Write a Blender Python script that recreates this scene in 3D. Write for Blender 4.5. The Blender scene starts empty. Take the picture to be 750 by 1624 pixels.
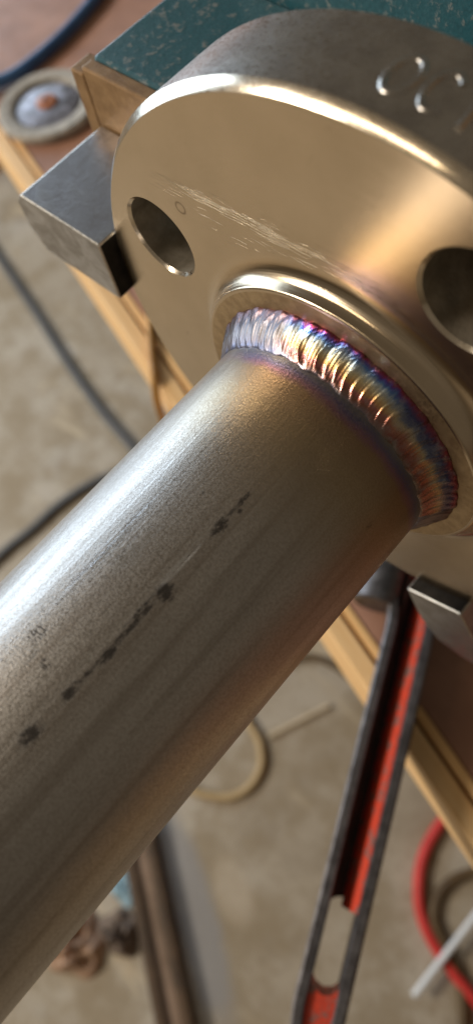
import bpy, bmesh, math, random
from mathutils import Vector, Matrix
random.seed(7)
PI = math.pi
MM = 0.001
scene = bpy.context.scene
COL = scene.collection

# ------------------------------------------------------------------ camera
cd = bpy.data.cameras.new('camera')
cam = bpy.data.objects.new('camera', cd)
COL.objects.link(cam)
rows = ((0.7428419, 0.6561464, -0.1282979),
        (0.5660737, -0.7195155, -0.4006145),
        (-0.3556858, 0.2252388, -0.9059991))
m = Matrix(((rows[0][0], -rows[1][0], -rows[2][0], 0.0434852),
            (rows[0][1], -rows[1][1], -rows[2][1], -0.0584287),
            (rows[0][2], -rows[1][2], -rows[2][2], 0.1174015),
            (0, 0, 0, 1)))
cam.matrix_world = m
cd.sensor_fit = 'VERTICAL'
cd.sensor_height = 36.0
cd.sensor_width = 36.0 * 472 / 1024
cd.lens = 24.2
cd.clip_start = 0.004
cd.clip_end = 60
cd.dof.use_dof = True
cd.dof.focus_distance = 0.120
cd.dof.aperture_fstop = 11.5
scene.camera = cam

# ------------------------------------------------------------------ world, lamps, exposure
world = bpy.data.worlds.new('World')
scene.world = world
world.use_nodes = True
bg = world.node_tree.nodes['Background']
bg.inputs[0].default_value = (1.0, 0.82, 0.60, 1)
bg.inputs[1].default_value = 0.12


def area(name, loc, target, sx, sy, power, color):
    ld = bpy.data.lights.new(name, 'AREA')
    ld.shape = 'RECTANGLE'
    ld.size = sx
    ld.size_y = sy
    ld.energy = power
    ld.color = color
    o = bpy.data.objects.new(name, ld)
    COL.objects.link(o)
    o.location = loc
    d = Vector(target) - Vector(loc)
    o.rotation_euler = d.to_track_quat('-Z', 'Y').to_euler()
    return o


area('window_light', (-1.50, 0.16, 0.18), (0, 0, 0.0), 1.3, 0.9, 17, (0.68, 0.84, 1.0))
area('floor_fill_light', (-2.0, -1.75, 1.3), (-0.3, 0, -0.6), 1.0, 0.5, 68, (1.0, 0.89, 0.74))  # unseen lamp added to light the floor, clear of the pipe's reflections
tl = area('shop_tube_light', (-0.62, -0.98, 1.08), (0, 0, 0), 0.95, 0.06, 2.6, (1.0, 0.80, 0.55))
dirx = Vector((0.81, -0.25, 0.24)).normalized()
bz = Vector((-0.62, -0.98, 1.08)).normalized()
by = bz.cross(dirx).normalized()
tl.rotation_euler = Matrix((by.cross(bz), by, bz)).transposed().to_euler()
scene.view_settings.view_transform = 'Standard'
scene.view_settings.look = 'None'
scene.view_settings.exposure = 0.0
scene.view_settings.gamma = 1.0


# ------------------------------------------------------------------ node helpers
class G:
    def __init__(self, name):
        self.m = bpy.data.materials.new(name)
        self.m.use_nodes = True
        self.t = self.m.node_tree
        self.b = self.t.nodes['Principled BSDF']
        self.geo = None

    def n(self, kind, **kw):
        nd = self.t.nodes.new(kind)
        for k, v in kw.items():
            setattr(nd, k, v)
        return nd

    def put(self, sock, v):
        if hasattr(v, 'is_output') or isinstance(v, bpy.types.NodeSocket):
            self.t.links.new(v, sock)
        else:
            if sock.type == 'RGBA' and len(v) == 3:
                v = (*v, 1)
            sock.default_value = v

    def math(self, op, a, b=0.0, c=None, clamp=False):
        nd = self.n('ShaderNodeMath', operation=op, use_clamp=clamp)
        self.put(nd.inputs[0], a)
        self.put(nd.inputs[1], b)
        if c is not None:
            self.put(nd.inputs[2], c)
        return nd.outputs[0]

    def smooth(self, x, lo, hi, a=0.0, b=1.0):
        nd = self.n('ShaderNodeMapRange', interpolation_type='SMOOTHSTEP')
        self.put(nd.inputs[0], x)
        for i, v in enumerate((lo, hi, a, b)):
            nd.inputs[1 + i].default_value = v
        return nd.outputs[0]

    def mix(self, f, a, b, blend='MIX'):
        nd = self.n('ShaderNodeMix', data_type='RGBA', blend_type=blend)
        self.put(nd.inputs[0], f)
        self.put(nd.inputs[6], a)
        self.put(nd.inputs[7], b)
        return nd.outputs[2]

    def obj(self, scale=(1000, 1000, 1000), rot=(0, 0, 0), loc=(0, 0, 0)):
        tc = self.n('ShaderNodeTexCoord')
        mp = self.n('ShaderNodeMapping')
        self.t.links.new(tc.outputs['Object'], mp.inputs[0])
        mp.inputs['Scale'].default_value = scale
        mp.inputs['Rotation'].default_value = rot
        mp.inputs['Location'].default_value = loc
        return mp.outputs[0]

    def sep(self, v):
        nd = self.n('ShaderNodeSeparateXYZ')
        self.put(nd.inputs[0], v)
        return nd.outputs

    def comb(self, x, y, z=0.0):
        nd = self.n('ShaderNodeCombineXYZ')
        self.put(nd.inputs[0], x)
        self.put(nd.inputs[1], y)
        self.put(nd.inputs[2], z)
        return nd.outputs[0]

    def noise(self, vec, scale=1.0, detail=3.0, rough=0.55, dist=0.0):
        nd = self.n('ShaderNodeTexNoise')
        self.put(nd.inputs['Vector'], vec)
        nd.inputs['Scale'].default_value = scale
        nd.inputs['Detail'].default_value = detail
        nd.inputs['Roughness'].default_value = rough
        nd.inputs['Distortion'].default_value = dist
        return nd.outputs['Fac']

    def ramp(self, f, stops, interp='LINEAR'):
        nd = self.n('ShaderNodeValToRGB')
        cr = nd.color_ramp
        cr.interpolation = interp
        while len(cr.elements) < len(stops):
            cr.elements.new(0.5)
        for e, (p, c) in zip(cr.elements, stops):
            e.position = p
            e.color = (*c, 1)
        self.put(nd.inputs[0], f)
        return nd.outputs[0]

    def bump(self, h, strength=0.3, dist=0.001, prev=None):
        nd = self.n('ShaderNodeBump')
        nd.inputs['Strength'].default_value = strength
        nd.inputs['Distance'].default_value = dist
        self.put(nd.inputs['Height'], h)
        if prev is not None:
            self.put(nd.inputs['Normal'], prev)
        return nd.outputs[0]

    def set(self, color=None, rough=None, metal=None, normal=None, **kw):
        for k, v in (('Base Color', color), ('Roughness', rough), ('Metallic', metal), ('Normal', normal)):
            if v is not None:
                self.put(self.b.inputs[k], v)
        for k, v in kw.items():
            self.put(self.b.inputs[k], v)
        return self.m


def simple(name, c1, c2, scale, rough, metal=0.0, bump=0.2, bdist=0.0005, r2=None, detail=4):
    """two-tone noisy surface, scale in features per mm"""
    g = G(name)
    v = g.obj()
    n = g.noise(v, scale, detail)
    n2 = g.noise(v, scale * 6, 2)
    f = g.smooth(n, 0.3, 0.7)
    col = g.mix(f, c1, c2)
    r = g.smooth(n2, 0.25, 0.75, rough, r2 if r2 else rough + 0.12)
    return g.set(col, r, metal, g.bump(n2, bump, bdist))


# ------------------------------------------------------------------ materials
def mat_flange():
    g = G('turned_steel')
    x, y, z = g.sep(g.obj())
    r = g.math('SQRT', g.math('ADD', g.math('MULTIPLY', x, x), g.math('MULTIPLY', z, z)))
    a = g.math('ARCTAN2', z, x)
    pv = g.comb(g.math('MULTIPLY', r, 6.0), g.math('MULTIPLY', a, 1.6), y)
    turn = g.noise(pv, 1.0, 3)
    cloud = g.noise(g.obj(), 0.06, 4)
    fine = g.noise(g.obj(), 1.3, 3)
    col = g.mix(g.smooth(cloud, 0.3, 0.7), (0.66, 0.545, 0.405), (0.58, 0.475, 0.345))
    col = g.mix(g.smooth(turn, 0.35, 0.7, 0, 0.18), col, (0.72, 0.61, 0.47))
    # long straight scratches dragged across the face above the bolt hole
    ang = math.radians(2.0)
    u = g.math('ADD', g.math('MULTIPLY', x, math.cos(ang)), g.math('MULTIPLY', z, math.sin(ang)))
    w = g.math('SUBTRACT', g.math('MULTIPLY', z, math.cos(ang)), g.math('MULTIPLY', x, math.sin(ang)))
    wob = g.noise(g.comb(g.math('MULTIPLY', u, 0.08), 0.0), 1.0, 2)
    w2 = g.math('ADD', w, g.math('MULTIPLY', wob, 1.5))
    sv = g.comb(g.math('MULTIPLY', u, 0.09), g.math('MULTIPLY', w2, 5.5), 0.0)
    near = g.math('DIVIDE', g.math('SUBTRACT', w, 38.0), 1.3)
    band = g.math('EXPONENT', g.math('MULTIPLY', g.math('MULTIPLY', near, near), -1.0))
    lines = g.smooth(g.math('ADD', g.noise(sv, 1.0, 2, 0.6), g.math('MULTIPLY', band, 0.11)), 0.645, 0.70)
    dw = g.math('DIVIDE', g.math('SUBTRACT', w, 35.5), 5.0)
    du = g.math('DIVIDE', g.math('ADD', u, 16.0), 23.0)
    mk = g.math('EXPONENT', g.math('MULTIPLY', g.math('ADD', g.math('MULTIPLY', dw, dw), g.math('MULTIPLY', du, du)), -1.0))
    isface = g.math('MULTIPLY', g.smooth(y, 0.3, 0.1), g.smooth(y, -0.15, -0.05))
    scr = g.math('MULTIPLY', g.math('MULTIPLY', lines, isface), g.smooth(mk, 0.15, 0.8), clamp=True)
    col = g.mix(g.math('MULTIPLY', scr, 0.9), col, (1.0, 0.90, 0.72))
    # small dark specks and a ring-shaped stain
    spots = g.smooth(g.noise(g.obj(loc=(31, 5, 8)), 0.34, 3, 0.6), 0.70, 0.78)
    col = g.mix(g.math('MULTIPLY', spots, 0.45), col, (0.16, 0.09, 0.05))
    dd = g.math('SQRT', g.math('ADD', g.math('POWER', g.math('ADD', x, 36.0), 2.0), g.math('POWER', g.math('SUBTRACT', z, 31.6), 2.0)))
    ring = g.smooth(g.math('ABSOLUTE', g.math('SUBTRACT', dd, 1.1)), 0.35, 0.05)
    col = g.mix(g.math('MULTIPLY', g.math('MULTIPLY', ring, isface), 0.55), col, (0.12, 0.07, 0.04))
    rough = g.math('ADD', g.smooth(turn, 0.3, 0.7, 0.17, 0.23), g.math('MULTIPLY', scr, 0.20))
    tan = g.n('ShaderNodeTangent', direction_type='RADIAL', axis='Y')
    h = g.math('ADD', turn, g.math('MULTIPLY', fine, 0.5))
    nm = g.bump(h, 0.05, 0.0003)
    nm = g.bump(scr, 0.55, 0.0002, nm)
    return g.set(col, rough, 1.0, nm, Anisotropic=0.65, Tangent=tan.outputs[0])


def mat_rim():
    """forged, slightly rough outer rim and raised heat numbers"""
    g = G('forged_steel')
    v = g.obj()
    n = g.noise(v, 0.25, 5)
    f = g.noise(v, 1.6, 3)
    col = g.mix(g.smooth(n, 0.3, 0.7), (0.46, 0.435, 0.41), (0.58, 0.555, 0.52))
    return g.set(col, g.smooth(f, 0.3, 0.7, 0.24, 0.34), 1.0, g.bump(g.math('ADD', n, g.math('MULTIPLY', f, 0.2)), 0.12, 0.0005))


def mat_pipe():
    g = G('mill_finish_pipe')
    ov = g.obj()
    x, y, z = g.sep(ov)
    T = g.math('MULTIPLY', g.math('ARCTAN2', z, x), 180 / PI)
    grain = g.noise(ov, 3.6, 1, 0.5)
    g2 = g.noise(g.obj(loc=(7.3, 2.1, 5.5)), 2.3, 3, 0.75)
    cloud = g.noise(g.obj(scale=(1000, 260, 1000)), 0.11, 4)
    axial = g.noise(g.obj(scale=(1000, 30, 1000)), 0.45, 3)
    col = g.mix(g.smooth(cloud, 0.3, 0.7), (0.49, 0.47, 0.45), (0.58, 0.56, 0.54))
    col = g.mix(g.smooth(g2, 0.40, 0.64, 0.0, 0.45), col, (0.29, 0.25, 0.215))
    col = g.mix(g.smooth(axial, 0.45, 0.68, 0.0, 0.5), col, (0.29, 0.25, 0.215))
    # oxide colours beside the weld
    wob = g.math('MULTIPLY', g.math('SUBTRACT', g.noise(ov, 0.22, 4), 0.5), 2.2)
    d = g.math('SUBTRACT', g.math('MULTIPLY', g.math('ADD', y, wob), -1.0), 9.0)   # mm from the weld toe
    heat = g.ramp(g.math('DIVIDE', d, 34.0), [(0.0, (0.26, 0.27, 0.30)), (0.03, (0.15, 0.18, 0.30)), (0.055, (0.13, 0.13, 0.32)),
                  (0.085, (0.26, 0.14, 0.24)), (0.12, (0.33, 0.235, 0.15)), (0.28, (0.40, 0.32, 0.21)), (0.65, (0.42, 0.36, 0.285)), (1.0, (0.46, 0.42, 0.37))])
    hf = g.smooth(d, 32.0, 10.0, 0.0, 0.92)
    left = g.smooth(T, 112.0, 135.0, 1.0, 0.35)
    col = g.mix(g.math('MULTIPLY', hf, left), col, g.mix(g.smooth(grain, 0.35, 0.68, 0, 0.4), heat, (0.25, 0.19, 0.12)))
    # smeared dark rub marks along one line of the pipe
    tot = None
    for (t0, y0, st, sy, k) in ((75.4, -32.8, 1.0, 1.9, 1.0), (73.6, -34.6, 0.9, 0.7, 0.8), (75.2, -38.2, 1.7, 2.3, 1.1), (73.8, -51.0, 2.6, 1.7, 1.25),
                                (74.4, -57.0, 1.0, 6.0, 1.0), (76.0, -55.0, 0.7, 5.0, 0.9), (74.6, -66.5, 0.9, 5.0, 0.8), (75.3, -36.0, 0.9, 4.0, 0.75), (73.8, -62.6, 1.5, 2.4, 1.05), (74.5, -66.2, 0.8, 2.6, 0.8), (74.8, -70.0, 1.6, 2.0, 1.05),
                                (74.9, -77.6, 2.2, 2.3, 1.25), (93.0, -36.8, 3.4, 2.0, 0.55), (88.0, -36.0, 1.2, 0.5, 0.85), 
                                (75.9, -44.5, 0.7, 4.0, 0.62), (30.0, -20.5, 1.0, 1.6, 0.5)):
        a = g.math('DIVIDE', g.math('SUBTRACT', T, t0), st * 1.35)
        b = g.math('DIVIDE', g.math('SUBTRACT', y, y0), sy)
        e = g.math('MULTIPLY', g.math('EXPONENT', g.math('MULTIPLY', g.math('ADD', g.math('MULTIPLY', a, a), g.math('MULTIPLY', b, b)), -1.0)), k)
        tot = e if tot is None else g.math('MAXIMUM', tot, e)
    sn = g.noise(g.obj(scale=(1000, 520, 1000)), 1.7, 5, 0.8)
    st = g.smooth(g.math('MULTIPLY', tot, g.math('SUBTRACT', g.math('MULTIPLY', sn, 3.6), 0.95)), 0.14, 0.80)
    hv = g.noise(g.comb(g.math('MULTIPLY', T, 0.42), g.math('MULTIPLY', y, 3.6)), 1.0, 2)
    ht = None
    for (t0, y0, hs, hy) in ((97.5, -67.6, 4.6, 1.9), (87.5, -69.7, 2.8, 0.9)):
        a = g.math('DIVIDE', g.math('SUBTRACT', T, t0), hs)
        b = g.math('DIVIDE', g.math('SUBTRACT', y, y0), hy)
        e = g.math('EXPONENT', g.math('MULTIPLY', g.math('ADD', g.math('MULTIPLY', a, a), g.math('MULTIPLY', b, b)), -1.0))
        ht = e if ht is None else g.math('MAXIMUM', ht, e)
    st = g.math('MAXIMUM', st, g.smooth(g.math('MULTIPLY', ht, g.smooth(hv, 0.44, 0.60)), 0.25, 0.65))
    col = g.mix(g.math('MULTIPLY', st, 0.92), col, (0.030, 0.026, 0.024))
    # bright burnished scratches, plus one long highlight streak painted into the colour
    sc = None
    for (t0, y0, stt, sy) in ((76.8, -46.0, 2.2, 5.5), (92.5, -49.0, 4.0, 5.5), (101.0, -52.0, 2.5, 12.0), (93.2, -70.2, 1.4, 1.4)):
        a = g.math('DIVIDE', g.math('SUBTRACT', T, t0), stt)
        b = g.math('DIVIDE', g.math('SUBTRACT', y, y0), sy)
        e = g.math('EXPONENT', g.math('MULTIPLY', g.math('ADD', g.math('MULTIPLY', a, a), g.math('MULTIPLY', b, b)), -1.0))
        sc = e if sc is None else g.math('MAXIMUM', sc, e)
    ln = g.noise(g.comb(g.math('MULTIPLY', T, 1.6), g.math('MULTIPLY', y, 0.10)), 1.0, 2)
    scr = g.math('MULTIPLY', g.smooth(sc, 0.25, 0.8), g.smooth(ln, 0.45, 0.56), clamp=True)
    col = g.mix(g.math('MULTIPLY', scr, 0.9), col, (0.88, 0.90, 0.94))
    rough = g.math('SUBTRACT', g.smooth(grain, 0.34, 0.56, 0.30, 0.44), g.math('MULTIPLY', scr, 0.18))
    rough = g.math('ADD', rough, g.math('MULTIPLY', st, 0.25))
    h = g.math('ADD', grain, g.math('MULTIPLY', g2, 1.0))
    nm = g.bump(h, 0.14, 0.00030)
    ln2 = g.noise(g.obj(scale=(1000, 14, 1000)), 1.8, 2)
    nm = g.bump(ln2, 0.16, 0.0003, nm)
    return g.set(col, rough, g.math('SUBTRACT', 1.0, g.math('MULTIPLY', st, 0.35)), nm)


def mat_weld():
    g = G('tig_weld_oxide')
    uv = g.n('ShaderNodeUVMap', uv_map='bead')
    T, s, _ = g.sep(uv.outputs[0])                  # T in turns, s 0 at flange toe .. 1 at pipe toe
    deg = g.math('MULTIPLY', T, 360.0)
    v = g.comb(g.math('MULTIPLY', deg, 0.22), g.math('MULTIPLY', s, 2.0), 0.0)
    n = g.noise(v, 1.0, 4, 0.6)
    rip = g.noise(g.comb(g.math('MULTIPLY', deg, 0.5), g.math('MULTIPLY', s, 1.2), 3.0), 1.0, 3)
    ss = g.math('ADD', s, g.math('MULTIPLY', g.math('SUBTRACT', n, 0.5), 0.30))
    ss = g.math('ADD', ss, g.math('MULTIPLY', g.math('SUBTRACT', rip, 0.5), 0.22))
    rb = g.ramp(ss, [(0.0, (0.14, 0.06, 0.05)), (0.06, (0.34, 0.06, 0.13)), (0.13, (0.13, 0.10, 0.50)), (0.22, (0.16, 0.34, 0.78)), (0.32, (0.66, 0.80, 0.90)),
                     (0.46, (0.92, 0.80, 0.50)), (0.60, (0.85, 0.50, 0.20)), (0.72, (0.55, 0.20, 0.20)), (0.84, (0.34, 0.16, 0.12)), (1.0, (0.28, 0.26, 0.32))])
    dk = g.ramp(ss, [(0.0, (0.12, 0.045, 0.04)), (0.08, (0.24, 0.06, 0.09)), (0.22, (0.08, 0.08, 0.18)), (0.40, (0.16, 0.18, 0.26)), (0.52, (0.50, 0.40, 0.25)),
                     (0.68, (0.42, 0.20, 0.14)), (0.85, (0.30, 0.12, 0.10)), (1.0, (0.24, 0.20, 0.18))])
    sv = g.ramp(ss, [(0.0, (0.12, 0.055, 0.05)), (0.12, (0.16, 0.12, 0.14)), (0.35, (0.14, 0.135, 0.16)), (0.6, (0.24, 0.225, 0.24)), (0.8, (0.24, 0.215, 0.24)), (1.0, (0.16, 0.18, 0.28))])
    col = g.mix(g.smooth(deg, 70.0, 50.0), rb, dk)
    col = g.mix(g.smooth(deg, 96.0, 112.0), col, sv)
    patch = g.noise(g.comb(g.math('MULTIPLY', deg, 0.16), g.math('MULTIPLY', s, 3.0), 7.0), 1.0, 4, 0.7)
    col = g.mix(g.math('MULTIPLY', g.smooth(patch, 0.46, 0.68, 0.0, 0.45), g.smooth(deg, 106.0, 94.0)), col, (0.40, 0.385, 0.39))
    fine = g.noise(g.obj(), 2.2, 3)
    col = g.mix(g.smooth(fine, 0.55, 0.8, 0, 0.35), col, (0.10, 0.07, 0.06))
    return g.set(col, g.math('ADD', g.smooth(fine, 0.3, 0.7, 0.20, 0.32), g.smooth(deg, 96.0, 112.0, 0.0, 0.12)), 1.0, g.bump(fine, 0.06, 0.0003))


def mat_wood(name, c1, c2):
    g = G(name)
    v = g.obj(scale=(18, 420, 420))
    n = g.noise(v, 1.0, 5, 0.6, 0.6)
    col = g.mix(g.smooth(n, 0.3, 0.7), c1, c2)
    return g.set(col, 0.6, 0.0, g.bump(n, 0.3, 0.001))


def mat_concrete():
    g = G('concrete')
    v = g.obj(scale=(1, 1, 1))
    big = g.noise(v, 3.2, 5, 0.6, 0.4)
    mid = g.noise(v, 14.0, 5, 0.65)
    fine = g.noise(v, 110.0, 4, 0.7)
    col = g.ramp(big, [(0.30, (0.27, 0.222, 0.162)), (0.44, (0.40, 0.343, 0.265)), (0.56, (0.47, 0.422, 0.35)), (0.70, (0.37, 0.348, 0.328))])
    col = g.mix(g.smooth(mid, 0.38, 0.62, 0, 0.75), col, (0.27, 0.21, 0.13))
    col = g.mix(g.smooth(fine, 0.45, 0.75, 0, 0.45), col, (0.19, 0.145, 0.09))
    crk = g.noise(g.obj(scale=(3, 14, 3), rot=(0, 0, 0.9)), 1.0, 4, 0.6, 1.0)
    col = g.mix(g.smooth(crk, 0.56, 0.70, 0, 0.8), col, (0.55, 0.46, 0.33))
    px, py, _ = g.sep(v)
    # an old grey spill and a pale worn patch beside it
    dx, dy = math.cos(-0.49), math.sin(-0.49)
    for (cx, cy, la, lb, k, c) in ((-0.04, -0.262, 0.17, 0.036, 0.75, (0.26, 0.26, 0.27)), (0.0, -0.215, 0.05, 0.028, 0.35, (0.55, 0.46, 0.35)), (-0.30, 0.10, 0.10, 0.06, 0.5, (0.36, 0.36, 0.38))):
        ex = g.math('SUBTRACT', px, cx)
        ey = g.math('SUBTRACT', py, cy)
        a = g.math('DIVIDE', g.math('ADD', g.math('MULTIPLY', ex, dx), g.math('MULTIPLY', ey, dy)), la)
        b = g.math('DIVIDE', g.math('SUBTRACT', g.math('MULTIPLY', ey, dx), g.math('MULTIPLY', ex, dy)), lb)
        e = g.math('EXPONENT', g.math('MULTIPLY', g.math('ADD', g.math('MULTIPLY', a, a), g.math('MULTIPLY', b, b)), -1.0))
        e = g.smooth(g.math('MULTIPLY', e, g.math('ADD', g.math('MULTIPLY', mid, 1.2), 0.4)), 0.3, 0.75)
        col = g.mix(g.math('MULTIPLY', e, k), col, c)
    return g.set(col, 0.75, 0.0, g.bump(g.math('ADD', mid, fine), 0.3, 0.002))


def mat_paint_worn(name, paint, bare, scale, lo, hi, rough=0.35, metal_bare=0.9):
    g = G(name)
    v = g.obj()
    n = g.noise(v, scale, 5, 0.65)
    f = g.smooth(n, lo, hi)
    c2 = g.noise(v, scale * 3, 3)
    pc = g.mix(g.smooth(c2, 0.35, 0.7, 0, 0.5), paint, tuple(c * 0.55 for c in paint))
    return g.set(g.mix(f, pc, bare), g.smooth(c2, 0.3, 0.7, rough, rough + 0.2), g.math('MULTIPLY', f, metal_bare), g.bump(n, 0.3, 0.0005))


def mat_jaw():
    g = G('ground_tool_steel')
    v = g.obj()
    n = g.noise(v, 0.16, 5, 0.6, 0.5)
    f = g.noise(v, 1.4, 3)
    sw = g.noise(g.obj(scale=(300, 1000, 1000), rot=(0, 0, 0.6)), 0.5, 4, 0.6, 1.0)
    col = g.mix(g.smooth(n, 0.3, 0.7), (0.50, 0.51, 0.55), (0.30, 0.29, 0.285))
    col = g.mix(g.smooth(sw, 0.5, 0.75, 0, 0.4), col, (0.60, 0.61, 0.64))
    return g.set(col, g.smooth(n, 0.3, 0.7, 0.28, 0.42), 1.0, g.bump(g.math('ADD', n, g.math('MULTIPLY', f, 0.3)), 0.2, 0.0005))


M_FACE = mat_flange()
M_RIM = mat_rim()
M_EDGE = simple('polished_edge', (0.78, 0.68, 0.54), (0.86, 0.77, 0.64), 0.4, 0.13, 1.0, 0.03, 0.0002, 0.2)
M_HOLE = simple('drilled_dark_steel', (0.24, 0.21, 0.165), (0.38, 0.335, 0.27), 0.3, 0.30, 0.55, 0.2, 0.0004)
M_WORN = simple('worn_bright_edge', (0.42, 0.40, 0.37), (0.58, 0.55, 0.50), 0.5, 0.34, 1.0, 0.1, 0.0003)
M_HUBF = simple('dull_hub_end', (0.42, 0.31, 0.19), (0.56, 0.43, 0.27), 0.5, 0.38, 1.0, 0.25, 0.0005)
M_PIPE = mat_pipe()
M_WELD = mat_weld()
M_JAW = mat_jaw()
M_FLOOR = mat_concrete()
M_BROWN = simple('bare_brown_steel', (0.24, 0.14, 0.062), (0.34, 0.21, 0.10), 0.3, 0.45, 0.35)
M_TEAL = mat_paint_worn('teal_hammer_paint', (0.028, 0.11, 0.14), (0.22, 0.25, 0.25), 0.5, 0.54, 0.68, 0.3, 0.3)
M_DARK = simple('dark_steel', (0.035, 0.032, 0.030), (0.07, 0.06, 0.05), 0.2, 0.5, 0.5)
M_BLACK = simple('jaw_face_shade', (0.016, 0.014, 0.012), (0.03, 0.026, 0.022), 0.3, 0.8, 0.0)  # shade on the jaws' gripping faces put into the colour
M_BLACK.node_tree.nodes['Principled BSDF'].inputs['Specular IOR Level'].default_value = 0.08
M_TOP = simple('hardboard_top', (0.32, 0.165, 0.11), (0.44, 0.235, 0.16), 0.035, 0.5, 0.0, 0.1)
M_TRIM = mat_wood('pine_trim', (0.80, 0.48, 0.20), (0.92, 0.64, 0.34))
M_TRIM2 = mat_wood('pine_trim_inner', (0.78, 0.44, 0.16), (0.90, 0.58, 0.27))
M_GROOVE = simple('groove_wood', (0.20, 0.10, 0.04), (0.27, 0.14, 0.06), 0.05, 0.7)
M_RED = mat_paint_worn('red_wrench_paint', (0.66, 0.065, 0.03), (0.26, 0.15, 0.13), 0.22, 0.50, 0.62, 0.4, 0.3)
M_CHANSHADE = simple('shaded_channel_red', (0.020, 0.010, 0.008), (0.06, 0.016, 0.011), 0.12, 0.6)  # wrench red darkened to near black: channel shade put into the colour
M_WRENCH = simple('worn_grey_iron', (0.085, 0.078, 0.08), (0.17, 0.16, 0.165), 0.25, 0.38, 0.7)
M_CHROME = simple('bright_steel', (0.5, 0.5, 0.52), (0.6, 0.6, 0.62), 0.3, 0.25, 1.0)
M_RUBBER = simple('grey_rubber', (0.075, 0.078, 0.082), (0.115, 0.118, 0.122), 0.08, 0.5)
M_TAN = simple('tan_rubber', (0.42, 0.30, 0.15), (0.50, 0.37, 0.20), 0.05, 0.5)
M_ORANGE = simple('amber_plastic', (0.42, 0.21, 0.05), (0.50, 0.27, 0.07), 0.05, 0.4)
M_REDH = simple('red_rubber', (0.55, 0.035, 0.030), (0.66, 0.05, 0.045), 0.05, 0.45)
M_BROWNH = simple('brown_rubber', (0.085, 0.052, 0.022), (0.12, 0.075, 0.032), 0.05, 0.5)
M_WHITE = simple('white_plastic', (0.72, 0.78, 0.84), (0.80, 0.84, 0.88), 0.05, 0.35)
M_PALE = simple('pale_wood', (0.52, 0.43, 0.30), (0.58, 0.48, 0.34), 0.05, 0.6)
M_BATTEN = simple('stained_wood', (0.050, 0.030, 0.016), (0.10, 0.058, 0.03), 0.03, 0.5)
M_BATTEN2 = simple('raw_plank_wood', (0.17, 0.11, 0.07), (0.26, 0.175, 0.12), 0.03, 0.6)
M_RAG = simple('tan_cloth', (0.36, 0.23, 0.155), (0.46, 0.31, 0.22), 0.03, 0.85, 0, 0.4, 0.002)
M_DKCLOTH = simple('grey_brown_cloth', (0.16, 0.12, 0.095), (0.22, 0.17, 0.135), 0.03, 0.85, 0, 0.4, 0.002)
M_BLUE = simple('blue_plastic', (0.035, 0.10, 0.26), (0.06, 0.15, 0.34), 0.05, 0.4)
M_SKYB = simple('pale_blue_paper', (0.22, 0.36, 0.44), (0.30, 0.44, 0.52), 0.05, 0.6)
M_RING = simple('pale_grey_abrasive', (0.34, 0.32, 0.29), (0.52, 0.49, 0.44), 0.25, 0.7, 0, 0.4, 0.001)
M_LAV = simple('lavender_metal', (0.10, 0.09, 0.09), (0.36, 0.35, 0.40), 0.15, 0.35, 0.6)
M_HUBO = simple('orange_plastic', (0.38, 0.13, 0.05), (0.50, 0.19, 0.08), 0.15, 0.4)


# ------------------------------------------------------------------ mesh helpers (all inputs in mm)
def link(name, me, mat=None, parent=None, label=None, cat=None, group=None, kind=None):
    o = bpy.data.objects.new(name, me)
    COL.objects.link(o)
    if mat is not None and me is not None:
        if isinstance(mat, (list, tuple)):
            for q in mat:
                me.materials.append(q)
        else:
            me.materials.append(mat)
    if parent is not None:
        o.parent = parent
    if label:
        o['label'] = label
    if cat:
        o['category'] = cat
    if group:
        o['group'] = group
    if kind:
        o['kind'] = kind
    return o


def thing(name, label, cat, loc=(0, 0, 0), rotz=0.0, group=None):
    o = link(name, None, None, None, label, cat, group)
    o.location = [c * MM for c in loc]
    o.rotation_euler = (0, 0, rotz)
    o.empty_display_size = 0.02
    return o


def mesh(name, vs, fs, smooth=None):
    me = bpy.data.meshes.new(name)
    me.from_pydata([(x * MM, y * MM, z * MM) for x, y, z in vs], [], fs)
    bm = bmesh.new()
    bm.from_mesh(me)
    bmesh.ops.recalc_face_normals(bm, faces=bm.faces)
    bm.to_mesh(me)
    bm.free()
    if smooth is not None:
        for p in me.polygons:
            p.use_smooth = True
        me.set_sharp_from_angle(angle=math.radians(smooth))
    return me


def lathe(name, prof, n=128, closed=True, smooth=35):
    """profile of (r, y) turned round the Y axis; closed = ring-shaped section"""
    vs, fs = [], []
    k = len(prof)
    for i in range(n):
        a = 2 * PI * i / n
        for r, y in prof:
            vs.append((r * math.cos(a), y, r * math.sin(a)))
    for i in range(n):
        j = (i + 1) % n
        for q in range(k if closed else k - 1):
            q2 = (q + 1) % k
            fs.append((i * k + q, i * k + q2, j * k + q2, j * k + q))
    if not closed:
        if prof[0][0] > 0:
            fs.append([i * k for i in range(n)])
            fs.append([i * k + k - 1 for i in reversed(range(n))])
    return mesh(name, vs, fs, smooth)


def prism(name, poly, lo, hi, axis='y', smooth=None):
    """polygon (a, b) pushed out along an axis from lo to hi"""
    n = len(poly)

    def P(a, b, c):
        return {'y': (a, c, b), 'z': (a, b, c), 'x': (c, a, b)}[axis]
    vs = [P(a, b, lo) for a, b in poly] + [P(a, b, hi) for a, b in poly]
    fs = [list(range(n)), list(reversed(range(n, 2 * n)))]
    fs += [(i, (i + 1) % n, n + (i + 1) % n, n + i) for i in range(n)]
    return mesh(name, vs, fs, smooth)


def box(name, x0, x1, y0, y1, z0, z1):
    return prism(name, [(x0, y0), (x1, y0), (x1, y1), (x0, y1)], z0, z1, 'z')


def bevel(o, w, seg=2):
    md = o.modifiers.new('bevel', 'BEVEL')
    md.width = w * MM
    md.segments = seg
    md.limit_method = 'ANGLE'
    md.angle_limit = math.radians(25)
    md.harden_normals = False
    for p in o.data.polygons:
        p.use_smooth = False
    return o


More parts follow.
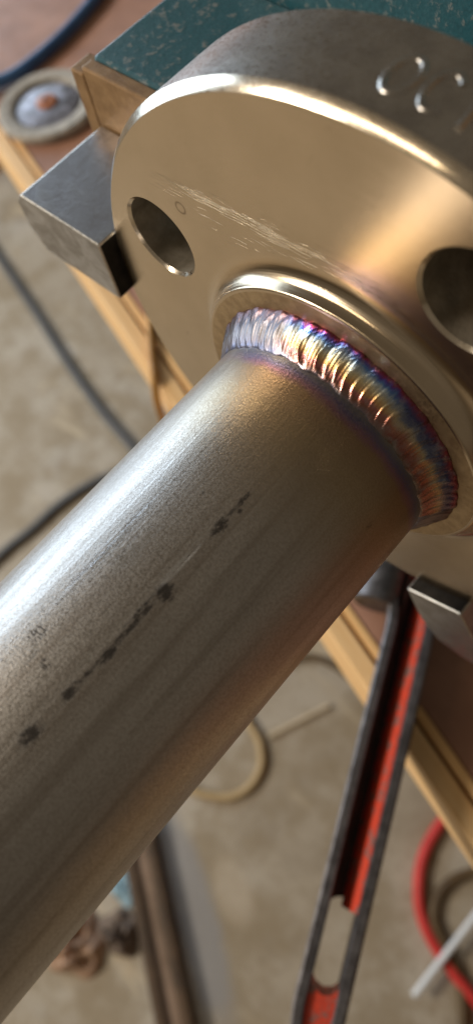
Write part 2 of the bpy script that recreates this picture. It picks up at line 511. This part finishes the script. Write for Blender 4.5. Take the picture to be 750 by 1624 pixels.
def spline(pts, step=10):
    out = []
    P = [Vector(p) for p in pts]
    P = [P[0] * 2 - P[1]] + P + [P[-1] * 2 - P[-2]]
    for i in range(1, len(P) - 2):
        a, b, c, d = P[i - 1:i + 3]
        for k in range(step):
            t = k / step
            out.append(0.5 * ((2 * b) + (c - a) * t + (2 * a - 5 * b + 4 * c - d) * t * t + (3 * b - a - 3 * c + d) * t ** 3))
    out.append(P[-2])
    return out


def tube(name, pts, r, n=10, step=8, straight=False):
    path = [Vector(p) for p in pts] if straight else spline(pts, step)
    vs, fs = [], []
    up = Vector((0, 0, 1))
    for i, p in enumerate(path):
        t = (path[min(i + 1, len(path) - 1)] - path[max(i - 1, 0)]).normalized()
        s = t.cross(up)
        if s.length < 1e-3:
            s = t.cross(Vector((1, 0, 0)))
        s.normalize()
        u = s.cross(t)
        for k in range(n):
            a = 2 * PI * k / n
            vs.append(tuple(p + (s * math.cos(a) + u * math.sin(a)) * r))
    L = len(path)
    for i in range(L - 1):
        for k in range(n):
            k2 = (k + 1) % n
            fs.append((i * n + k, i * n + k2, (i + 1) * n + k2, (i + 1) * n + k))
    fs.append(list(range(n)))
    fs.append([(L - 1) * n + k for k in reversed(range(n))])
    return mesh(name, vs, fs, 50)


# ------------------------------------------------------------------ floor
FZ = -900
me = bpy.data.meshes.new('floor')
me.from_pydata([(-9, -9, FZ * MM), (9, -9, FZ * MM), (9, 9, FZ * MM), (-9, 9, FZ * MM)], [], [(0, 1, 2, 3)])
link('floor', me, M_FLOOR, kind='structure')

# ------------------------------------------------------------------ workbench (edge runs obliquely under the pipe)
TZ = -175
bench = thing('workbench', 'wooden workbench with reddish brown top and pale pine edge under the chuck', 'workbench', (-2.7, -3.6, FZ), math.radians(-17.7))
H = TZ - FZ
top = link('tabletop', box('tabletop', -1500, 900, 14.2, 720, H - 18, H), M_TOP, bench)
bevel(top, 0.8, 1)
s1 = link('edge_strip', box('edge_strip', -1500, 900, 0, 8.6, H - 40, H + 0.4), M_TRIM, bench)
bevel(s1, 0.9, 2)
s2 = link('edge_strip', box('edge_strip', -1500, 900, 10.2, 14.0, H - 18, H + 0.8), M_TRIM2, bench)
bevel(s2, 0.6, 2)
link('groove_board', box('groove_board', -1500, 900, 8.7, 10.1, H - 18, H - 2.5), M_GROOVE, bench)
for x in (-1440, 840):
    for y in (30, 670):
        link('leg', box('leg', x - 35, x + 35, y - 20, y + 45, 0, H - 18.5), M_TRIM, bench)
link('apron', box('apron', -1400, 800, 676, 700, H - 110, H - 18.5), M_TRIM, bench)

# ------------------------------------------------------------------ the flanged pipe (flange + weld + pipe move together)
fp = thing('flanged_pipe', 'steel pipe welded into round flange with rainbow coloured weld bead, held in chuck jaws', 'pipe', (0, 0, 0))
RB = 24.5


def arc(cx, cy, r, a0, a1, n):
    return [(cx + r * math.cos(math.radians(a0 + (a1 - a0) * i / n)), cy + r * math.sin(math.radians(a0 + (a1 - a0) * i / n))) for i in range(n + 1)]


# section of the flange, from the bore mouth outwards: hub end face, rounded hub edge, cove, face, chamfer, rim, back
prof = [(RB, 14.0), (RB, -3.5)]
prof += [(28.2, -3.5), (31.4, -3.5)] + arc(31.6, -2.9, 0.6, -90, -8, 4)[1:]
prof += [(32.3 + 4.6 * u ** 1.25, -2.7 * (1 - u) ** 2.3) for u in [q / 9 for q in range(1, 9)]]
prof += [(37.2, 0.0), (40.0, 0.0), (61.85, 0.0), (62.0, 0.1), (63.1, 1.35), (63.2, 1.5), (63.2, 16.6), (62.2, 17.5), (30.5, 17.5), (30.5, 14.0)]
fl = link('flange', lathe('flange', prof, 256, True, 24), [M_FACE, M_RIM, M_EDGE, M_HUBF, M_HOLE], fp)


def bake(o):
    dg = bpy.context.evaluated_depsgraph_get()
    dg.update()
    me = bpy.data.meshes.new_from_object(o.evaluated_get(dg), preserve_all_data_layers=True, depsgraph=dg)
    o.modifiers.clear()
    old = o.data
    o.data = me
    bpy.data.meshes.remove(old)


for k in range(4):
    th = math.radians(155.9 + 90 * k)
    cp = [(0, -6), (9.4, -6), (9.4, -0.55), (8.25, 0.55), (8.25, 17.0), (9.3, 18.0), (9.3, 24), (0, 24)]
    cm = lathe('cutter', cp, 64, False, 30)
    co = bpy.data.objects.new('cutter', cm)
    COL.objects.link(co)
    co.location = (48.83 * math.cos(th) * MM, 0, 48.83 * math.sin(th) * MM)
    bpy.context.view_layer.update()
    md = fl.modifiers.new('hole', 'BOOLEAN')
    md.operation = 'DIFFERENCE'
    md.solver = 'EXACT'
    md.object = co
    bake(fl)
    bpy.data.objects.remove(co)
    bpy.data.meshes.remove(cm)
for p in fl.data.polygons:
    p.use_smooth = True
    c = p.center / MM
    r = math.hypot(c.x, c.z)
    p.material_index = 1 if (r > 63.15 or c.y > 17.2) else 0
    if c.y < 2 and 38 < r < 63.15 and 0.2 < abs(p.normal.y) < 0.97:
        p.material_index = 2
    if 38 < r < 60 and 0.6 < c.y < 17 and abs(p.normal.y) < 0.3:
        p.material_index = 4
    if r < 31.5 and c.y < -3.3:
        p.material_index = 3
fl.data.set_sharp_from_angle(angle=math.radians(24))

# raised heat lettering on the rim:  O C I
RR = 63.2


def rim_stroke(name, pts, r=0.56):
    P = []
    for deg, y in pts:
        a = math.radians(deg)
        P.append(((RR - 0.22) * math.cos(a), y, (RR - 0.22) * math.sin(a)))
    return link(name, tube(name, P, r, 8, 6), M_RIM, fl)


rim_stroke('raised_letter', [(89.1 + 1.65 * math.cos(t), 8.3 + 3.2 * math.sin(t)) for t in [2 * PI * i / 16 for i in range(17)]])['label'] = 'raised letter O'
rim_stroke('raised_letter', [(84.4 - 1.6 * math.cos(t), 8.5 + 3.3 * math.sin(t)) for t in [math.radians(42 + (318 - 42) * i / 14) for i in range(15)]])['label'] = 'raised letter C'
rim_stroke('raised_letter', [(80.3, 5.1), (80.45, 7.2), (80.6, 9.4), (80.75, 11.7)])['label'] = 'raised letter I'

# weld bead: stacked crescent ripples
NT, NS = 2016, 24
TOE0 = (28.1, -3.42)
TOE1 = (24.12, -9.6)
vs, fs, uvd = [], [], []
rnd = [random.uniform(-1, 1) for _ in range(400)]
RIP = 84.0
for i in range(NT):
    a = 2 * PI * i / NT
    w0 = 0.14 * math.sin(a * 23 + 1) + 0.10 * math.sin(a * 51 + 2)
    w1 = 0.14 * math.sin(a * 19 + 2) + 0.09 * math.sin(a * 44)
    for j in range(NS):
        s = j / (NS - 1)
        r = TOE0[0] * (1 - s) + TOE1[0] * s + w0 * (1 - s)
        y = TOE0[1] * (1 - s) + TOE1[1] * s - w1 * s
        bul = math.sin(PI * s) ** 0.75
        # ripple phase: crescents whose middle lags behind their ends
        ph = a / (2 * PI) * RIP + 1.15 * (4 * (s - 0.5) ** 2) - 0.55 * s
        kk = int(math.floor(ph)) % 400
        fr = ph - math.floor(ph)
        saw = (fr / 0.84) ** 2.4 if fr < 0.84 else (1 - fr) / 0.16
        h = 0.10 * bul + (0.20 + 0.15 * rnd[kk]) * (saw - 0.5) * min(1, 1.7 * math.sin(PI * s) + 0.06)
        h += 0.035 * rnd[(kk * 7 + 3) % 400] * bul
        h += 0.018 * math.sin(a * 241 + 5 * (s - 0.5) ** 2 * 4) * bul + 0.03 * math.sin(a * 37 + s * 9) * bul
        if j in (0, NS - 1):
            h = -0.15
        nr, ny = 0.84, -0.54
        vs.append(((r + nr * h) * math.cos(a), y + ny * h, (r + nr * h) * math.sin(a)))
        uvd.append((i / NT, s))
for i in range(NT):
    i2 = (i + 1) % NT
    for j in range(NS - 1):
        fs.append((i * NS + j, i * NS + j + 1, i2 * NS + j + 1, i2 * NS + j))
wm = mesh('weld_bead', vs, fs, 70)
ul = wm.uv_layers.new(name='bead')
for p in wm.polygons:
    ids = [wm.loops[l].vertex_index for l in p.loop_indices]
    wrap = max(uvd[q][0] for q in ids) - min(uvd[q][0] for q in ids) > 0.5
    for l in p.loop_indices:
        u, s = uvd[wm.loops[l].vertex_index]
        ul.data[l].uv = (u + (1 if wrap and u < 0.5 else 0), s)
link('weld_bead', wm, M_WELD, fp)

# pipe: hollow, runs out towards the photographer
pp = [(24.15, 9.0), (24.15, -60), (24.15, -120), (24.15, -319), (23.4, -320), (20.6, -320), (20.45, -319), (20.45, -120), (20.45, 9.0)]
link('pipe', lathe('pipe', pp, 192, True, 30), M_PIPE, fp)

# ------------------------------------------------------------------ three-jaw chuck behind and round the flange
ck = thing('three_jaw_chuck', 'teal painted chuck with grey steel jaws gripping the flange rim, standing on the bench', 'chuck', (0, 100, TZ))


def up_z(me):                                       # lift mesh from axis-centred to chuck-centred coordinates
    me.transform(Matrix.Translation((0, -100 * MM, -TZ * MM)))
    return me


def polar_jaw(deg, poly, y0, y1, name, mat, bev):
    a = math.radians(deg)
    pts = [(r * math.cos(a) - v * math.sin(a), r * math.sin(a) + v * math.cos(a)) for r, v in poly]
    o = link(name, up_z(prism(name, pts, y0, y1, 'y')), mat, ck)
    bevel(o, bev, 2)
    if name == 'jaw':                               # gripping face against the rim, its shade painted black
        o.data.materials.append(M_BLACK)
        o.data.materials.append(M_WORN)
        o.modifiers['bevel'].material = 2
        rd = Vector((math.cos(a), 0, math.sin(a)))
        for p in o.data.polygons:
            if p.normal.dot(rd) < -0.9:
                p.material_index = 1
    return o


jaw_poly = [(63.25, 6.6), (89.6, 6.2), (93.0, 0.0), (92.6, -7.6), (90.0, -10.4), (63.25, -10.3)]
jaw_poly2 = [(63.25, 8.0), (86.0, 8.0), (92.6, 2.0), (92.0, -2.0), (88.5, -8.6), (79.0, -10.6), (63.25, -9.0)]
polar_jaw(180, jaw_poly, -3.6, 23.3, 'jaw', M_JAW, 0.45)
polar_jaw(-60, jaw_poly2, -3.3, 23.3, 'jaw', M_JAW, 0.45)
polar_jaw(60, jaw_poly2, -3.3, 23.3, 'jaw', M_JAW, 0.45)
for d in (180, -60, 60):
    polar_jaw(d, [(30, 24.0), (91.0, 24.0), (91.0, -24.0), (30, -24.0)], 23.5, 27.0, 'jaw_plate', M_BROWN, 0.5)
    polar_jaw(d, [(91.5, 22.0), (96.0, 22.0), (96.0, -22.0), (91.5, -22.0)], 23.7, 30.0, 'end_plate', M_BROWN, 0.5)
    polar_jaw(d, [(28, 24.2), (91.2, 24.2), (91.2, -24.2), (28, -24.2)], 27.2, 62.0, 'jaw_carrier', M_TEAL, 1.0)
link('chuck_body', up_z(lathe('chuck_body', [(0, 62.5), (84, 62.5), (86, 64.5), (86, 104), (80, 108), (0, 108)], 96, False, 30)), M_TEAL, ck)
hs = link('housing', box('housing', -70, 70, 8.5, 90, 14, 235), M_TEAL, ck)
bevel(hs, 6, 3)
bs = link('base_plate', box('base_plate', -95, 95, -20, 110, 0.2, 14), M_DARK, ck)
bevel(bs, 2, 2)

# ------------------------------------------------------------------ pipe wrench lying over the bench edge
wa = math.atan2(-0.92, 0.392)
wr = thing('pipe_wrench', 'red pipe wrench with worn dark edges lying over the bench edge below the pipe', 'wrench', (23.6, 15.2, TZ), wa)


def wbox(x0, x1, y0, y1, z0, z1):
    return box('b', x0, x1, y0, y1, z0, z1)


# I-section handle: local x runs from the head to the hanging hole, y across (+y is the lower-left side in the picture)
def rail(side):
    vs, fs = [], []
    n = 34
    for i in range(n + 1):
        t = i / n
        x = -26 + t * 176
        half = 9.2 + 0.25 * math.sin(t * 5)
        if x < 2:
            half += (2 - x) ** 2 * (0.014 if side < 0 else 0.004)
        if x > 130:
            half = 9.2 * math.sqrt(max(0.02, 1 - ((x - 130) / 20.5) ** 2))
        yo, yi = half, max(0.0, half - 4.3)
        if i == n:
            yi = 0
        for (yy, zz) in ((yo, 1.0), (yo, 17.4), (yo - 0.9, 18.2), (yi + 0.6, 18.2), (yi, 17.4), (yi, 1.0)):
            vs.append((x, side * yy, zz))
    for i in range(n):
        for k in range(6):
            k2 = (k + 1) % 6
            fs.append((i * 6 + k, i * 6 + k2, i * 6 + 6 + k2, i * 6 + 6 + k))
    fs.append(list(range(6)))
    fs.append([n * 6 + k for k in range(6)])
    return mesh('handle_rail', vs, fs, 40)


link('handle_rail', rail(-1), M_WRENCH, wr)
link('handle_rail', rail(1), M_WRENCH, wr)
wb = link('handle_web', prism('handle_web', [(-26, -5.2), (103, -5.2), (101, -3.0), (100, 0), (101, 3.0), (103, 5.2), (-26, 5.2)], 4.0, 6.5, 'z'), M_CHANSHADE, wr)
# inner channel flanks, the right one sloping; web and left flank coloured as shade
link('channel_flank', prism('channel_flank', [(-5.2, 6.0), (-5.2, 16.5), (-4.4, 16.5), (-3.8, 6.0)], -24, 101, 'x'), M_CHANSHADE, wr)
link('channel_flank', prism('channel_flank', [(5.2, 6.0), (5.2, 17.6), (4.5, 17.6), (-0.6, 8.0), (-0.6, 6.0)], -22, 103, 'x'), M_RED, wr)
link('handle_end', prism('handle_end', [(126, -5.2), (131, -5.2), (140, -4.2), (146, 0), (140, 4.2), (131, 5.2), (126, 5.2), (128.5, 3), (129.5, 0), (128.5, -3)], 2.0, 16.5, 'z'), M_RED, wr)
hd = link('head_housing', prism('head_housing', [(-62, -17), (-30, -19), (-24, -14), (-22, 9), (-30, 13), (-62, 12)], 0.8, 19, 'z'), M_RED, wr)
bevel(hd, 2, 2)
hk = link('hook_jaw', prism('hook_jaw', [(-100, 16), (-100, -22), (-88, -26), (-84, 4), (-20, 5), (-12, 2), (-8, 7), (-14, 12), (-26, 15)], 3, 16, 'z'), M_WRENCH, wr)
bevel(hk, 1.2, 2)
nut = lathe('knurled_nut', [(0, -9), (9.0, -9), (10.0, -8), (10.0, 8), (9.0, 9), (0, 9)], 36, False, 30)
nut.transform(Matrix.Translation((-16 * MM, -15.5 * MM, 11 * MM)) @ Matrix.Rotation(math.radians(90), 4, 'Z'))
link('knurled_nut', nut, M_WRENCH, wr)

# ------------------------------------------------------------------ ring-shaped disc on the bench, top left
dk = thing('grinding_disc', 'grey ring-shaped disc with orange centre lying on the bench', 'disc', (-363, 156, TZ))


def flat_lathe(name, prof, n=64):
    me = lathe(name, prof, n, True, 35)
    me.transform(Matrix.Rotation(math.radians(90), 4, 'X'))
    return me


link('outer_ring', flat_lathe('outer_ring', [(22, 0.3), (33, 0.3), (34, 1.5), (34, 5), (32.5, 6.2), (25.5, 6.2), (24, 5.4)]), M_RING, dk)
link('inner_plate', flat_lathe('inner_plate', [(7.5, 1), (21.5, 1), (21.5, 4), (15, 5.5), (7.5, 6)]), M_LAV, dk)
link('hub', flat_lathe('hub', [(2.5, 1), (7.2, 1), (7.2, 6.6), (5.5, 7.6), (2.5, 7.6)], 32), M_HUBO, dk)
bl = link('blue_hose', tube('blue_hose', [(-470, 90, TZ + 5), (-425, 120, TZ + 5), (-411, 150, TZ + 5), (-406, 176, TZ + 4.2), (-412, 230, TZ + 4.2), (-440, 320, TZ + 4.2)], 4), M_BLUE,
          None, 'blue hose curving on the bench behind the ring-shaped disc', 'hose')

# ------------------------------------------------------------------ hoses and odds and ends on the floor


def hose(name, pts, r, mat, label, cat, z=None):
    P = [(x, y, FZ + r + 0.5 if z is None else z) for x, y in pts]
    return link(name, tube(name, P, r, 10, 8), mat, None, label, cat)


hose('cable', [(-1683, 469), (-1311, 372), (-1112, 315), (-934, 264), (-794, 221), (-675, 190), (-574, 171), (-493, 150), (-430, 140), (-385, 160), (-385, 205), (-425, 222),
               (-474, 209), (-524, 167), (-573, 100), (-597, 24), (-602, -45), (-610, -109), (-610, -220)], 7.5, M_RUBBER, 'dark grey cable looping across the concrete floor beside the pipe', 'cable')
hose('hose', [(-220, -190), (-159, -167), (-118, -159), (-80, -135), (-66, -106), (-71, -75), (-91, -54), (-113, -45), (-160, -33), (-230, -30)], 5.5, M_TAN, 'tan hose bent in a hook on the concrete floor', 'hose')
hose('cord', [(-180, 30), (-146, 50), (-116, 86), (-80, 99), (-40, 98), (7, 86), (70, 90)], 4.5, M_BROWNH, 'thin brown cord on the floor near the bench edge left of the wrench', 'cord')
hose('stick', [(-89, -38), (-71, 3), (-51, 50)], 3.5, M_PALE, 'thin pale stick lying on the floor beside the tan hose', 'stick')
hose('hose', [(230, 130), (173, 81), (154, 44), (152, 7), (160, -29), (178, -60), (198, -79), (228, -93), (278, -104), (334, -110)], 7.0, M_REDH, 'bright red hose curving on the floor beside the wrench', 'hose')
hose('hose', [(300, 70), (239, 37), (214, 6), (199, -21), (197, -48), (208, -70), (233, -84), (269, -103), (300, -142)], 6.0, M_BROWNH, 'dark brown hose curving on the floor inside the red hose', 'hose')
link('rod', tube('rod', [(234, -150, FZ + 20), (246, 80, FZ + 20)], 4.2, 10, 1, True), M_WHITE, None, 'straight white rod lying on the floor in the bottom right corner', 'rod')
link('cable', tube('cable', [(-330, 190, TZ + 2.5), (-255, 130, TZ + 2.5), (-205, 90, TZ + 3.2), (-187, 74, TZ + 3.4), (-172.5, 59.9, TZ + 3.0), (-160.6, 49.4, TZ + 3.0), (-152.8, 42.8, TZ + 2.5), (-150, 38, -183),
                                 (-152.5, 38, -202), (-163, 41, -245), (-175, 41, -310), (-185, 30, -520), (-200, 5, -700), (-230, -40, FZ + 12), (-300, -120, FZ + 3)], 2.1), M_ORANGE, None,
     'amber brown cable hanging down over the bench edge behind the pipe', 'cable')

# stained wooden batten and scraps at the bottom edge
pk = thing('plank', 'dark stained plank with raw middle lying on the floor at the bottom, under the pipe', 'plank', (-30, -322, FZ), math.atan2(-101, 158))
bevel(link('side_rail', box('side_rail', -150, 150, -22, -9, 1, 22), M_BATTEN, pk), 1.5)
bevel(link('side_rail', box('side_rail', -150, 150, 9, 22, 1, 22), M_BATTEN, pk), 1.5)
link('core_board', box('core_board', -149, 149, -8.7, 8.7, 1, 15), M_BATTEN2, pk)

def crumple(name, cx, cy, rx, ry, hz, mat, label, cat, seed):
    rr = random.Random(seed)
    ph = [rr.uniform(0, 6.28) for _ in range(8)]
    vs, fs = [], []
    na, nr_ = 64, 16
    for j in range(nr_ + 1):
        t = j / nr_
        for i in range(na):
            a = 2 * PI * i / na
            rad = t * (1 + 0.10 * math.sin(3 * a + ph[0]) + 0.07 * math.sin(5 * a + ph[1]))
            z = hz * (1 - t ** 3.0) * (0.72 + 0.20 * math.sin(4 * a + 5 * t + ph[2]) + 0.14 * math.sin(7 * a - 9 * t + ph[3]) + 0.10 * math.sin(11 * t + ph[4] + 2 * a))
            vs.append((cx + rx * rad * math.cos(a), cy + ry * rad * math.sin(a), FZ + max(0.8, z)))
    for j in range(nr_):
        for i in range(na):
            i2 = (i + 1) % na
            fs.append((j * na + i, j * na + i2, (j + 1) * na + i2, (j + 1) * na + i))
    fs.append([nr_ * na + i for i in range(na)])
    me = mesh(name, vs, fs, 60)
    return link(name, me, mat, None, label, cat)


crumple('rag', -112, -398, 40, 40, 34, M_RAG, 'crumpled tan rag on the floor at the bottom, below the pipe', 'rag', 3)
crumple('rag', -78, -350, 30, 26, 30, M_DKCLOTH, 'dark grey brown crumpled rag between the tan rag and the dark plank', 'rag', 9)
crumple('paper_scrap', -113, -312, 26, 16, 7, M_SKYB, 'small pale blue scrap on the floor beside the dark plank', 'scrap', 5)
